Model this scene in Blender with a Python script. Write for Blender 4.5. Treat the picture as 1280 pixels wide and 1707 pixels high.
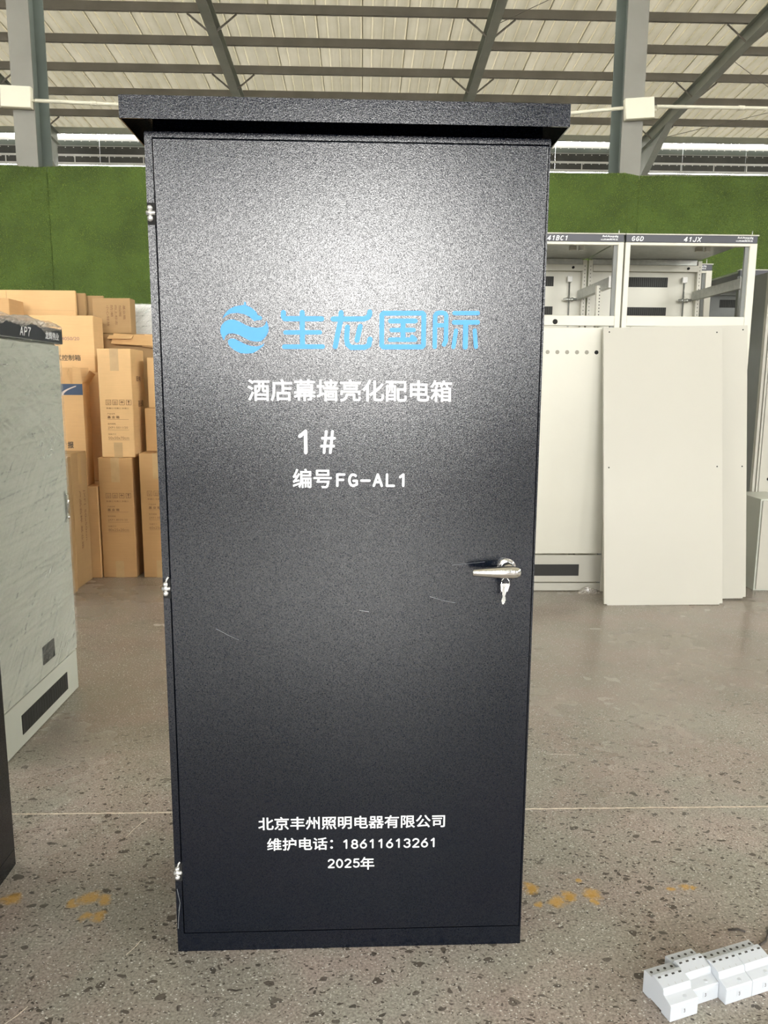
import bpy, bmesh, math, random
import numpy as np
from mathutils import Vector, Matrix, Euler
random.seed(7); RNG = np.random.default_rng(7)
S = bpy.context.scene
for o in list(bpy.data.objects): bpy.data.objects.remove(o)
COL = S.collection
PI = math.pi; R = math.radians

# ---------------------------------------------------------------- camera, sky, exposure
FOCAL_PX = 1282.0
cd = bpy.data.cameras.new('camera'); cam = bpy.data.objects.new('camera', cd); COL.objects.link(cam)
cd.sensor_fit = 'VERTICAL'; cd.sensor_height = 24.0; cd.lens = 24.0 * FOCAL_PX / 1707.0
cd.clip_start = 0.05; cd.clip_end = 500
YAW, PITCH, ROLL, CAM_H = 1.7, 9.35, 0.35, 1.30
cam.matrix_world = (Matrix.Translation((0, 0, CAM_H)) @ Matrix.Rotation(R(-YAW), 4, 'Z')
                    @ Matrix.Rotation(R(90 - PITCH), 4, 'X') @ Matrix.Rotation(R(ROLL), 4, 'Z'))
S.camera = cam
W = bpy.data.worlds.new('overcast_sky'); S.world = W; W.use_nodes = True
bg = W.node_tree.nodes['Background']
bg.inputs['Color'].default_value = (1.0, 0.985, 0.955, 1); bg.inputs['Strength'].default_value = 36.0
S.view_settings.view_transform = 'Standard'; S.view_settings.look = 'None'
S.view_settings.exposure = -0.27; S.view_settings.gamma = 1.0; S.view_settings.use_curve_mapping = False
S.cycles.use_denoising = True
S.cycles.max_bounces = 8; S.cycles.diffuse_bounces = 5; S.cycles.transparent_max_bounces = 12
S.cycles.sample_clamp_indirect = 6.0

# ---------------------------------------------------------------- materials
class NT:
    def __init__(s, name):
        s.m = bpy.data.materials.new(name); s.m.use_nodes = True
        s.t = s.m.node_tree; s.n = s.t.nodes; s.l = s.t.links
        s.b = s.n['Principled BSDF']; s.out = s.n['Material Output']
        s.tc = s.n.new('ShaderNodeTexCoord')
    def node(s, typ, **kw):
        n = s.n.new(typ)
        for k, v in kw.items():
            if k.startswith('i_'): n.inputs[k[2:].replace('_', ' ')].default_value = v
            else: setattr(n, k, v)
        return n
    def link(s, a, b): s.l.new(a, b)
    def noise(s, scale, detail=3, rough=0.6, vec=None):
        n = s.node('ShaderNodeTexNoise'); n.inputs['Scale'].default_value = scale
        n.inputs['Detail'].default_value = detail; n.inputs['Roughness'].default_value = rough
        s.link(vec or s.tc.outputs['Object'], n.inputs['Vector']); return n.outputs['Fac']
    def vor(s, scale, feature='F1', vec=None, rnd=1.0):
        n = s.node('ShaderNodeTexVoronoi'); n.feature = feature; n.inputs['Scale'].default_value = scale
        n.inputs['Randomness'].default_value = rnd
        s.link(vec or s.tc.outputs['Object'], n.inputs['Vector']); return n
    def mapping(s, scale=(1, 1, 1), loc=(0, 0, 0), rot=(0, 0, 0)):
        n = s.node('ShaderNodeMapping'); n.inputs['Scale'].default_value = scale
        n.inputs['Location'].default_value = loc; n.inputs['Rotation'].default_value = rot
        s.link(s.tc.outputs['Object'], n.inputs['Vector']); return n.outputs['Vector']
    def ramp(s, fac, stops):
        n = s.node('ShaderNodeValToRGB'); e = n.color_ramp.elements
        while len(e) > 1: e.remove(e[0])
        e[0].position = stops[0][0]; e[0].color = (*c3(stops[0][1]), 1)
        for p, c in stops[1:]:
            q = e.new(p); q.color = (*c3(c), 1)
        s.link(fac, n.inputs['Fac']); return n.outputs['Color']
    def mix(s, fac, a, b, mode='MIX'):
        n = s.node('ShaderNodeMix'); n.data_type = 'RGBA'; n.blend_type = mode
        for src, idx in ((fac, 0), (a, 6), (b, 7)):
            if hasattr(src, 'is_output'): s.link(src, n.inputs[idx])
            elif idx == 0: n.inputs[0].default_value = src
            else: n.inputs[idx].default_value = (*c3(src), 1)
        return n.outputs[2]
    def math(s, op, a, b=0.0, c=None):
        n = s.node('ShaderNodeMath'); n.operation = op
        for i, src in enumerate((a, b) if c is None else (a, b, c)):
            if hasattr(src, 'is_output'): s.link(src, n.inputs[i])
            else: n.inputs[i].default_value = src
        return n.outputs[0]
    def bump(s, h, strength=0.3, dist=0.002):
        n = s.node('ShaderNodeBump'); n.inputs['Strength'].default_value = strength
        n.inputs['Distance'].default_value = dist; s.link(h, n.inputs['Height'])
        s.link(n.outputs['Normal'], s.b.inputs['Normal']); return n
    def color(s, c):
        if hasattr(c, 'is_output'): s.link(c, s.b.inputs['Base Color'])
        else: s.b.inputs['Base Color'].default_value = (*c3(c), 1)
    def set(s, rough=0.5, metal=0.0, spec=0.5):
        s.b.inputs['Roughness'].default_value = rough; s.b.inputs['Metallic'].default_value = metal
        s.b.inputs['Specular IOR Level'].default_value = spec
def c3(c): return (c, c, c) if isinstance(c, (int, float)) else tuple(c)[:3]

M = {}
def painted(name, col, rough=0.45, metal=0.0, spec=0.5, var=0.08, scale=3.0, bump=0.0, bscale=400):
    t = NT(name); t.set(rough, metal, spec)
    f = t.noise(scale, 4)
    lo = tuple(x * (1 - var) for x in c3(col)); hi = tuple(min(1, x * (1 + var)) for x in c3(col))
    t.color(t.ramp(f, [(0.3, lo), (0.7, hi)]))
    if bump: t.bump(t.noise(bscale, 2), bump, 0.001)
    M[name] = t.m; return t.m

def m_black_powder():
    t = NT('black_textured_powder_coat'); t.set(0.3, 0.0, 0.75)
    vv = t.vor(760)
    sv = t.node('ShaderNodeSeparateColor'); t.link(vv.outputs['Color'], sv.inputs[0])
    t.color(t.ramp(sv.outputs[0], [(0.0, (0.002, 0.004, 0.009)), (0.8, (0.0035, 0.0055, 0.011)), (1.0, (0.008, 0.011, 0.018))]))
    t.link(t.math('MULTIPLY_ADD', sv.outputs[1], 0.64, 0.17), t.b.inputs['Specular IOR Level'])
    n1 = t.noise(480, 2, 0.6); n2 = t.noise(1200, 1, 0.5)
    h = t.math('ADD', n1, t.math('MULTIPLY', n2, 0.35))
    t.bump(h, 0.26, 0.0009)
    big = t.noise(2.2, 3)
    n = t.node('ShaderNodeMapRange'); t.link(big, n.inputs['Value'])
    n.inputs['To Min'].default_value = 0.05; n.inputs['To Max'].default_value = 0.09
    t.link(n.outputs['Result'], t.b.inputs['Roughness'])
    M['black'] = t.m
m_black_powder()
painted('blue_print', (0.055, 0.32, 0.78), 0.5, var=0.02)
painted('white_print', (0.85, 0.87, 0.88), 0.5, var=0.02)
painted('cream_paint', (0.63, 0.62, 0.535), 0.38, var=0.03, scale=2)
painted('panel_grey', (0.47, 0.46, 0.40), 0.42, var=0.02, scale=1.5)
painted('ap_grey', (0.54, 0.56, 0.49), 0.35, var=0.04)
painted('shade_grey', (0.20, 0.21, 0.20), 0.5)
painted('zinc', (0.42, 0.43, 0.40), 0.35, 0.75, var=0.15, scale=30)
painted('sign_black', (0.045, 0.047, 0.06), 0.35, var=0.1)
painted('slot_dark', (0.02, 0.02, 0.018), 0.7)
painted('hole_dark', (0.012, 0.012, 0.012), 0.9)
painted('plug_grey', (0.28, 0.27, 0.22), 0.6)
painted('chrome', (0.86, 0.86, 0.86), 0.12, 1.0, var=0.02)
painted('hinge_metal', (0.9, 0.9, 0.88), 0.25, 0.7, var=0.02)
painted('steel_paint', (0.25, 0.245, 0.215), 0.5, var=0.12, scale=1.5)
painted('steel_green', (0.17, 0.20, 0.18), 0.5, var=0.15, scale=1.2)
painted('rafter_paint', (0.36, 0.385, 0.345), 0.5, var=0.15, scale=1.2)
painted('purlin_paint', (0.24, 0.225, 0.205), 0.55, var=0.18, scale=1.0)
painted('wall_sheet', (0.30, 0.31, 0.29), 0.6, var=0.1)
painted('dark_sheet', (0.06, 0.062, 0.055), 0.6, var=0.2)
painted('white_steel', (0.7, 0.7, 0.68), 0.5, var=0.05)
painted('box_white', (0.78, 0.76, 0.62), 0.45, var=0.03)
painted('contactor_white', (0.56, 0.60, 0.65), 0.32, var=0.02)
painted('contactor_dark', (0.05, 0.05, 0.05), 0.6)
painted('wire_brown', (0.06, 0.05, 0.045), 0.6)
painted('scratch', (0.16, 0.17, 0.18), 0.5)
painted('joint_light', (0.72, 0.64, 0.54), 0.8, var=0.3, scale=40)
painted('ink_black', (0.06, 0.045, 0.03), 0.7)
painted('ink_brown', (0.22, 0.12, 0.055), 0.8)
painted('ink_blue', (0.03, 0.055, 0.105), 0.6)
painted('ink_mauve', (0.30, 0.17, 0.14), 0.7)
painted('ink_pale', (0.60, 0.50, 0.45), 0.6)
painted('tape', (0.50, 0.34, 0.17), 0.22, var=0.06, scale=20)
painted('foam_white', (0.75, 0.75, 0.72), 0.6)
painted('turf_backing', (0.06, 0.10, 0.016), 0.9, var=0.3)
painted('outside_ground', (0.13, 0.13, 0.125), 0.9)

def m_card(name, col):
    t = NT(name); t.set(0.75, 0, 0.25)
    a = t.noise(2.5, 4); v = t.mapping((1, 1, 40)); b = t.noise(6, 2, vec=v)
    c = t.ramp(a, [(0.3, tuple(x * 0.9 for x in col)), (0.7, tuple(x * 1.08 for x in col))])
    d = t.ramp(b, [(0.3, 0.93), (0.7, 1.0)])
    t.color(t.mix(1.0, c, d, 'MULTIPLY')); t.bump(a, 0.15, 0.01); M[name] = t.m
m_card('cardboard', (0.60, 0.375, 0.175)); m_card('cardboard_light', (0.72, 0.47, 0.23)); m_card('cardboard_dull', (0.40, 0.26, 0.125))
m_card('cardboard_shaded', (0.50, 0.30, 0.135)); m_card('cardboard_edge', (0.34, 0.21, 0.10))  # first one: same cardboard, darkened for the shade near the floor

def m_floor():
    t = NT('polished_aggregate_concrete'); t.set(0.3, 0, 0.3)
    wob = t.node('ShaderNodeTexNoise'); wob.inputs['Scale'].default_value = 22; t.link(t.tc.outputs['Object'], wob.inputs['Vector'])
    add = t.node('ShaderNodeVectorMath'); add.operation = 'MULTIPLY_ADD'
    t.link(wob.outputs['Color'], add.inputs[0]); add.inputs[1].default_value = (0.045, 0.045, 0.0)
    t.link(t.tc.outputs['Object'], add.inputs[2])
    base = t.ramp(t.noise(1.1, 5, 0.6), [(0.3, (0.27, 0.238, 0.210)), (0.5, (0.35, 0.316, 0.285)), (0.7, (0.43, 0.395, 0.362))])
    fine = t.ramp(t.noise(160, 3, 0.7), [(0.3, 0.55), (0.5, 0.95), (0.7, 1.4)])
    c = t.mix(1.0, base, fine, 'MULTIPLY')
    pinkish = t.ramp(t.noise(3.0, 3), [(0.42, (0.96, 1.0, 0.96)), (0.6, (1.06, 0.99, 0.98))])
    c = t.mix(1.0, c, pinkish, 'MULTIPLY')
    sy = t.node('ShaderNodeSeparateXYZ'); t.link(t.tc.outputs['Object'], sy.inputs[0])
    near = t.node('ShaderNodeMapRange'); t.link(sy.outputs[1], near.inputs['Value'])       # the near slab is ground deeper, more stone shows
    near.inputs['From Min'].default_value = 2.15; near.inputs['From Max'].default_value = 3.3; near.inputs['To Min'].default_value = 0.0; near.inputs['To Max'].default_value = 0.30
    c = t.mix(t.math('MULTIPLY', near.outputs['Result'], 1.6), c, (0.25, 0.215, 0.175))  # far floor base darkened, some of the shade there put into the colour
    pm_ = t.node('ShaderNodeMapRange'); t.link(t.math('SUBTRACT', t.noise(1.6, 3), t.math('MULTIPLY', near.outputs['Result'], 1.25)), pm_.inputs['Value'])
    pm_.inputs['From Min'].default_value = 0.08; pm_.inputs['From Max'].default_value = 0.50; patch = pm_.outputs['Result']
    for sc, th, keep, dens in ((26, 0.29, 0.55, (0.075, 0.065, 0.055)), (58, 0.31, 0.46, (0.055, 0.048, 0.042)), (120, 0.34, 0.50, (0.07, 0.06, 0.052))):
        mp = t.node('ShaderNodeMapping'); mp.inputs['Scale'].default_value = (1.0, 1.55, 1.0); mp.inputs['Rotation'].default_value = (0, 0, 0.5 + sc)
        t.link(add.outputs[0], mp.inputs['Vector'])
        v = t.vor(sc, vec=mp.outputs['Vector'])
        sep = t.node('ShaderNodeSeparateColor'); t.link(v.outputs['Color'], sep.inputs[0])
        d = t.math('LESS_THAN', v.outputs['Distance'], t.math('MULTIPLY', sep.outputs[1], th * 1.25))
        k = t.math('GREATER_THAN', sep.outputs[0], keep)
        f = t.math('MULTIPLY', t.math('MULTIPLY', d, k), patch)
        f = t.math('MULTIPLY', f, 0.86)
        c = t.mix(f, c, dens)
    for sc, keep, th in ((150, 0.90, 0.26), (60, 0.95, 0.16)):
        v = t.vor(sc, vec=t.mapping((1, 1.3, 1), (sc, 3, 0)))
        sep = t.node('ShaderNodeSeparateColor'); t.link(v.outputs['Color'], sep.inputs[0])
        f = t.math('MULTIPLY', t.math('LESS_THAN', v.outputs['Distance'], th), t.math('GREATER_THAN', sep.outputs[2], keep))
        c = t.mix(f, c, (0.66, 0.64, 0.60))
    # old yellow line paint, worn to flecks
    blots = [(-0.895, 1.80, .035), (-0.695, 1.805, .04), (-0.655, 1.795, .028), (-0.73, 1.785, .02), (-0.683, 1.733, .02), (-0.65, 1.735, .028),
             (0.446, 1.82, .03), (0.455, 1.757, .02), (0.502, 1.765, .035), (0.54, 1.785, .03), (0.60, 1.795, .035), (0.594, 1.765, .02),
             (0.815, 1.806, .018), (0.852, 1.818, .022), (0.875, 1.812, .015), (0.584, 1.85, .015)]
    acc = None
    for x, y, r in blots:
        d = t.node('ShaderNodeVectorMath'); d.operation = 'DISTANCE'
        t.link(add.outputs[0], d.inputs[0]); d.inputs[1].default_value = (x + .0225, y + .0225, 0)
        g = t.math('SUBTRACT', 1.0, t.math('DIVIDE', d.outputs['Value'], r)); g = t.math('MAXIMUM', g, 0.0)
        acc = g if acc is None else t.math('MAXIMUM', acc, g)
    worn = t.math('MULTIPLY', acc, t.math('MULTIPLY', t.noise(110, 3, 0.7), 3.2))
    worn = t.math('MINIMUM', t.math('MAXIMUM', t.math('SUBTRACT', worn, 0.3), 0.0), 0.72)
    c = t.mix(worn, c, (0.60, 0.34, 0.06))
    t.color(c)
    # traffic haze: dulled near the joint, smoother farther in
    rr = t.node('ShaderNodeMapRange'); t.link(t.noise(1.4, 4), rr.inputs['Value'])
    rr.inputs['From Min'].default_value = 0.3; rr.inputs['From Max'].default_value = 0.7
    rr.inputs['To Min'].default_value = 0.17; rr.inputs['To Max'].default_value = 0.33
    t.link(rr.outputs['Result'], t.b.inputs['Roughness'])
    t.bump(t.noise(90, 4), 0.12, 0.002); M['floor'] = t.m
m_floor()

def m_roof():
    t = NT('translucent_roof_sheet'); t.set(0.55, 0, 0.3)
    v = t.mapping((1.2, 0.05, 1)); a = t.noise(2.4, 4, vec=v); b = t.noise(0.7, 4)
    c = t.ramp(a, [(0.3, (0.47, 0.44, 0.34)), (0.7, (0.62, 0.585, 0.47))])
    c = t.mix(1.0, c, t.ramp(b, [(0.35, (0.84, 0.84, 0.80)), (0.65, (1.0, 1.0, 1.0))]), 'MULTIPLY')
    t.color(c)
    tr = t.node('ShaderNodeBsdfTranslucent'); t.link(c, tr.inputs['Color'])
    mx = t.node('ShaderNodeMixShader'); mx.inputs[0].default_value = 0.030  # translucency added so the sky brightens the ceiling and room
    t.link(t.b.outputs[0], mx.inputs[1]); t.link(tr.outputs[0], mx.inputs[2]); t.link(mx.outputs[0], t.out.inputs['Surface'])
    M['roof'] = t.m
m_roof()

def m_light():
    t = NT('white_light_panel'); t.set(0.5, 0, 0.3); t.color((0.7, 0.7, 0.68))
    tr = t.node('ShaderNodeBsdfTranslucent'); tr.inputs['Color'].default_value = (.8, .8, .77, 1)
    mx = t.node('ShaderNodeMixShader'); mx.inputs[0].default_value = 0.055
    t.link(t.b.outputs[0], mx.inputs[1]); t.link(tr.outputs[0], mx.inputs[2]); t.link(mx.outputs[0], t.out.inputs['Surface'])
    M['light_band'] = t.m
m_light()

def m_grass():
    t = NT('artificial_grass_blades'); t.set(0.6, 0, 0.3)
    a = t.noise(1.3, 4); b = t.noise(75, 2, .8)
    c = t.ramp(a, [(0.3, (0.125, 0.18, 0.032)), (0.7, (0.20, 0.255, 0.055))])
    t.color(t.mix(1.0, c, t.ramp(b, [(0.35, 0.45), (0.65, 1.6)]), 'MULTIPLY')); M['grass'] = t.m
m_grass()

def m_film(name, alpha, tint, rough):
    t = NT(name); t.set(rough, 0, 1.0); t.color(tint)
    def streak(ang, sx, sz, detail):
        r = t.node('ShaderNodeVectorRotate'); r.rotation_type = 'Y_AXIS'; r.inputs['Angle'].default_value = ang
        t.link(t.tc.outputs['Object'], r.inputs['Vector'])
        q = t.node('ShaderNodeMapping'); q.inputs['Scale'].default_value = (sx, 1, sz); t.link(r.outputs['Vector'], q.inputs['Vector'])
        return t.noise(1.0, detail, 0.6, vec=q.outputs['Vector'])
    n = streak(0.06, 2.2, 60, 3); n2 = streak(0.75, 2.5, 75, 3); n3 = t.noise(6, 4)
    g = t.math('ADD', t.math('MULTIPLY', n, 0.5), t.math('ADD', t.math('MULTIPLY', n2, 0.4), t.math('MULTIPLY', n3, 0.15)))
    f = t.ramp(g, [(0.40, alpha * 0.35), (0.55, alpha * 0.9), (0.66, min(1, alpha * 1.7))])
    t.link(f, t.b.inputs['Alpha']); t.bump(g, 0.22, 0.012); M[name] = t.m
m_film('stretch_film', 0.28, (0.66, 0.69, 0.64), 0.14)
m_film('film_dense', 0.5, (0.70, 0.66, 0.60), 0.15)

# ---------------------------------------------------------------- mesh helpers
class MB:
    def __init__(s): s.v = []; s.f = []; s.smooth = []
    def add(s, vs, fs, sm=False):
        k = len(s.v); s.v += [tuple(v) for v in vs]; s.f += [tuple(i + k for i in f) for f in fs]; s.smooth += [sm] * len(fs); return s
    def box(s, x0, x1, y0, y1, z0, z1, mat=None):
        vs = [Vector((x, y, z)) for x in (x0, x1) for y in (y0, y1) for z in (z0, z1)]
        if mat is not None: vs = [mat @ v for v in vs]
        return s.add(vs, [(0, 1, 3, 2), (4, 6, 7, 5), (0, 4, 5, 1), (2, 3, 7, 6), (0, 2, 6, 4), (1, 5, 7, 3)])
    def prism(s, prof, a0, a1, axis='x'):
        n = len(prof)
        def P(a, p): return {'x': (a, p[0], p[1]), 'y': (p[0], a, p[1]), 'z': (p[0], p[1], a)}[axis]
        vs = [P(a0, p) for p in prof] + [P(a1, p) for p in prof]
        fs = [tuple(range(n)), tuple(range(2 * n - 1, n - 1, -1))] + [(i, i + n, (i + 1) % n + n, (i + 1) % n) for i in range(n)]
        return s.add(vs, fs)
    def tube(s, pts, r, n=8, sm=True):
        pts = [Vector(p) for p in pts]; rs = r if isinstance(r, (list, tuple)) else [r] * len(pts)
        vs = []; fs = []; up = Vector((0, 0, 1))
        for i, p in enumerate(pts):
            d = (pts[min(i + 1, len(pts) - 1)] - pts[max(i - 1, 0)]).normalized()
            a = d.cross(up if abs(d.z) < 0.95 else Vector((1, 0, 0))).normalized(); b = d.cross(a)
            for k in range(n):
                t = 2 * PI * k / n; vs.append(p + (a * math.cos(t) + b * math.sin(t)) * rs[i])
        for i in range(len(pts) - 1):
            for k in range(n): fs.append((i * n + k, i * n + (k + 1) % n, (i + 1) * n + (k + 1) % n, (i + 1) * n + k))
        s.add(vs, fs, sm); m = (len(pts) - 1) * n; k0 = len(s.v) - len(vs)
        s.f += [tuple(k0 + k for k in range(n))[::-1], tuple(k0 + m + k for k in range(n))]; s.smooth += [False, False]; return s
    def ball(s, c, r, n=10, m=6, sc=(1, 1, 1)):
        vs = []; fs = []
        for i in range(m + 1):
            for k in range(n):
                a = PI * i / m; t = 2 * PI * k / n
                vs.append((c[0] + r * sc[0] * math.sin(a) * math.cos(t), c[1] + r * sc[1] * math.sin(a) * math.sin(t), c[2] + r * sc[2] * math.cos(a)))
        for i in range(m):
            for k in range(n): fs.append((i * n + k, i * n + (k + 1) % n, (i + 1) * n + (k + 1) % n, (i + 1) * n + k))
        return s.add(vs, fs, True)
    def poly(s, pts): return s.add(pts, [tuple(range(len(pts)))])
    def build(s, name, mat, parent=None, loc=None, rot=None, bevel=0.0, seg=2):
        me = bpy.data.meshes.new(name); me.from_pydata(s.v, [], s.f); me.validate(); me.update()
        if any(s.smooth) and len(me.polygons) == len(s.smooth): me.polygons.foreach_set('use_smooth', s.smooth)
        bm = bmesh.new(); bm.from_mesh(me); bmesh.ops.recalc_face_normals(bm, faces=bm.faces); bm.to_mesh(me); bm.free()
        me.materials.append(M[mat] if isinstance(mat, str) else mat)
        return link(name, me, parent, loc, rot, bevel, seg)
def link(name, me, parent=None, loc=None, rot=None, bevel=0.0, seg=2):
    o = bpy.data.objects.new(name, me); COL.objects.link(o); o.parent = parent
    if loc is not None: o.location = loc
    if rot is not None: o.rotation_euler = rot
    if bevel:
        b = o.modifiers.new('bevel', 'BEVEL'); b.width = bevel; b.segments = seg; b.limit_method = 'ANGLE'; b.angle_limit = R(40)
    return o
def tag(o, label=None, cat=None, group=None, kind=None):
    for k, v in (('label', label), ('category', cat), ('group', group), ('kind', kind)):
        if v: o[k] = v
    return o
def thing(name, label, cat, loc=(0, 0, 0), rot=(0, 0, 0), group=None):
    o = bpy.data.objects.new(name, None); COL.objects.link(o); o.location = loc; o.rotation_euler = rot; o.empty_display_size = 0.1
    return tag(o, label, cat, group)
def structure(name, me_or_none, loc=(0, 0, 0)):
    o = bpy.data.objects.new(name, me_or_none); COL.objects.link(o); o.location = loc; o['kind'] = 'structure'; return o
BX = lambda *a: MB().box(*a)

_tcache = {}
def glyphs(body, bold, spacing, res=3):
    key = (body, bold, spacing)
    if key in _tcache: return _tcache[key]
    cu = bpy.data.curves.new('lettering', 'FONT'); cu.body = body; cu.size = 1.0; cu.offset = bold; cu.resolution_u = res
    cu.space_character = spacing; cu.fill_mode = 'FRONT'
    ob = bpy.data.objects.new('lettering', cu); COL.objects.link(ob)
    dg = bpy.context.evaluated_depsgraph_get(); me = bpy.data.meshes.new_from_object(ob.evaluated_get(dg))
    vs = np.array([v.co[:] for v in me.vertices]); fs = [tuple(p.vertices) for p in me.polygons]
    bpy.data.objects.remove(ob); bpy.data.curves.remove(cu); bpy.data.meshes.remove(me)
    _tcache[key] = (vs, fs); return vs, fs
def text_into(mb, body, o, ux, uz, w, h, bold=0.0, spacing=1.0, slant=0.0):
    vs0, fs = glyphs(body, 0.0, spacing)
    mn = vs0.min(0) - bold; mx = vs0.max(0) + bold; o = Vector(o); ux = Vector(ux); uz = Vector(uz).normalized()
    if bold > 0: sh = [(0, 0)] + [(bold * math.cos(k * PI / 4), bold * math.sin(k * PI / 4)) for k in range(8)]
    else: sh = [(0, 0)]
    nr = uz.cross(ux) * -0.00002
    for q, (sx_, sy_) in enumerate(sh):
        _text_copy(mb, [(v[0] + sx_, v[1] + sy_) for v in vs0], fs, o + nr * q, ux, uz, mn, mx, w, h, slant)
    return mb
def _text_copy(mb, vs, fs, o, ux, uz, mn, mx, w, h, slant):
    out = []
    for v in vs:
        a = (v[0] - mn[0]) / (mx[0] - mn[0]); b = (v[1] - mn[1]) / (mx[1] - mn[1])
        out.append(o + ux * (a * w + slant * (b - .5) * h) + uz * (b * h))
    mb.add(out, fs); return mb
def lettering(body, mat, parent, o, ux, uz, w, h, bold=0.0, spacing=1.0, slant=0.0, name='lettering'):
    return text_into(MB(), body, o, ux, uz, w, h, bold, spacing, slant).build(name, mat, parent)
def stroke_into(mb, pts, wd, y, n=6):
    """flat rounded brush stroke in the local x-z plane at depth y"""
    pts = [Vector((p[0], p[1])) for p in pts]; r = wd / 2
    for i in range(len(pts) - 1):
        a, b = pts[i], pts[i + 1]; d = (b - a).normalized(); q = Vector((-d.y, d.x)) * r
        ring = []
        t0 = math.atan2(q.y, q.x)
        for k in range(n + 1): t = t0 + PI * k / n; ring.append((a.x + r * math.cos(t), a.y + r * math.sin(t)))
        for k in range(n + 1): t = t0 + PI + PI * k / n; ring.append((b.x + r * math.cos(t), b.y + r * math.sin(t)))
        mb.poly([(x, y - 0.00003 * i, z) for x, z in ring])
    return mb

def arc(cx, cy, rx, ry, a0, a1, n=10): return [(cx + rx * math.cos(R(a0 + (a1 - a0) * i / n)), cy + ry * math.sin(R(a0 + (a1 - a0) * i / n))) for i in range(n + 1)]
SF = {
 '0': [arc(.25, .5, .25, .5, 90, 450, 20)], '1': [[(.10, .78), (.30, 1), (.30, 0)]],
 '2': [arc(.25, .73, .24, .27, 165, -35, 10) + [(.02, .02), (.02, 0), (.5, 0)]],
 '3': [arc(.24, .755, .22, .245, 155, -90, 10) + arc(.24, .27, .25, .27, 85, -160, 10)],
 '4': [[(.36, 0), (.36, 1), (.0, .28), (.5, .28)]],
 '5': [[(.45, 1), (.09, 1), (.05, .58)] + arc(.24, .32, .25, .32, 120, -150, 10)],
 '6': [arc(.25, .31, .24, .31, 90, 450, 16), [(.38, 1), (.15, .66), (.03, .42)]],
 '7': [[(.0, 1), (.48, 1), (.2, .45), (.16, 0)]],
 '8': [arc(.25, .76, .205, .24, 90, 450, 14), arc(.25, .26, .245, .27, 90, 450, 14)],
 'A': [[(0, 0), (.25, 1), (.5, 0)], [(.09, .33), (.41, .33)]], 'F': [[(.04, 0), (.04, 1), (.47, 1)], [(.04, .53), (.4, .53)]],
 'L': [[(.05, 1), (.05, 0), (.48, 0)]], '-': [[(0, .46), (.5, .46)]], 'P': [[(.04, 0), (.04, 1), (.28, 1)] + arc(.28, .74, .2, .26, 90, -90, 6) + [(.04, .48)]],
 'G': [arc(.26, .5, .24, .5, 50, 300, 14) + [(.48, .12), (.48, .44), (.28, .44)]], 'C': [arc(.26, .5, .24, .5, 50, 310, 14)],
 'D': [[(.04, 0), (.04, 1), (.22, 1)] + arc(.22, .5, .26, .5, 90, -90, 10) + [(.04, 0)]],
 'B': [[(.04, .52), (.26, .52)] + arc(.26, .76, .19, .24, -90, 90, 6) + [(.04, 1), (.04, 0), (.26, 0)] + arc(.26, .26, .22, .26, -90, 90, 6)],
 'J': [[(.42, 1), (.42, .25)] + arc(.22, .25, .2, .25, 0, -170, 8)], 'X': [[(0, 0), (.5, 1)], [(0, 1), (.5, 0)]]}
def line_text(body, mat, parent, x0, y, z0, width, height, wd, slant=0.0, name='lettering'):
    """monoline stroke lettering on evenly pitched cells, width = from first to last cell edge"""
    mb = MB(); n = len(body); cw = width / (n - .25) if n > 1 else width; gw = cw * .75 / .5
    for i, ch in enumerate(body):
        for st_ in SF[ch]:
            stroke_into(mb, [(x0 + i * cw + wd / 2 + p[0] * (gw - wd) * 1.0 + slant * (p[1] - .5) * height, z0 + wd / 2 + p[1] * (height - wd)) for p in st_], wd, y - .00012 * (i % 2), 4)
    return mb.build(name, mat, parent)

# ================================================================ THE SETTING
# floor: concrete slabs either side of a filled saw joint at Y = 2.2
fl = structure('floor', None)
XA, XB = -24, 24
BX(XA, XB, -14.3, 2.198, -0.12, 0).build('floor_slab', 'floor', fl)
BX(XA, XB, 2.2035, 8.7, -0.12, 0).build('floor_slab', 'floor', fl)
BX(XA, XB, 8.704, 25.6, -0.12, 0).build('floor_slab', 'floor', fl)
mb = MB(); xs = np.arange(-6, 6, 0.02); jt = (RNG.random(len(xs)) - .5) * 0.0022
for i in range(len(xs) - 1):
    mb.add([(xs[i], 2.1975 + jt[i], 0.0004), (xs[i + 1], 2.1975 + jt[i + 1], 0.0004), (xs[i + 1], 2.2038 + jt[i + 1] * .8, 0.0004), (xs[i], 2.2038 + jt[i] * .8, 0.0004)], [(0, 1, 2, 3)])
mb.build('joint_filler', 'joint_light', fl)
BX(-80, 80, -90, -14.3, -0.14, -0.02).build('ground', 'outside_ground'); tag(bpy.data.objects['ground'], kind='structure')

# roof: plane z = 10.3 - 0.065 Y, corrugated sheets on purlins and rafters
SL = 0.065
def roof_z(y): return 10.40 - SL * y
ce = structure('ceiling', None)
prof = []
for k in range(4):
    x = k * 0.25
    prof += [(x, 0), (x + 0.212, 0), (x + 0.216, 0.05), (x + 0.242, 0.05), (x + 0.246, 0)]
prof.append((1.02, 0))
mb = MB(); y0, y1 = -14.3, 25.15
n = len(prof); vs = []
for (x, z) in prof: vs.append((x, y0, roof_z(y0) + z)); vs.append((x, y1, roof_z(y1) + z))
for i in range(n - 1): mb.add([vs[2 * i], vs[2 * i + 2], vs[2 * i + 3], vs[2 * i + 1]], [(0, 1, 2, 3)])
first = mb.build('roof_sheet', 'roof', ce, (-24, 0, 0)); sheet_me = first.data
for k in range(1, 48): link('roof_sheet', sheet_me, ce, (-24 + k, 0, -0.004 * (k % 2)))
PUR = [17.87, 19.23, 20.60, 21.97, 23.33]
PUR = [17.87 - 1.37 * k for k in range(22, 0, -1)] + PUR
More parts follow.
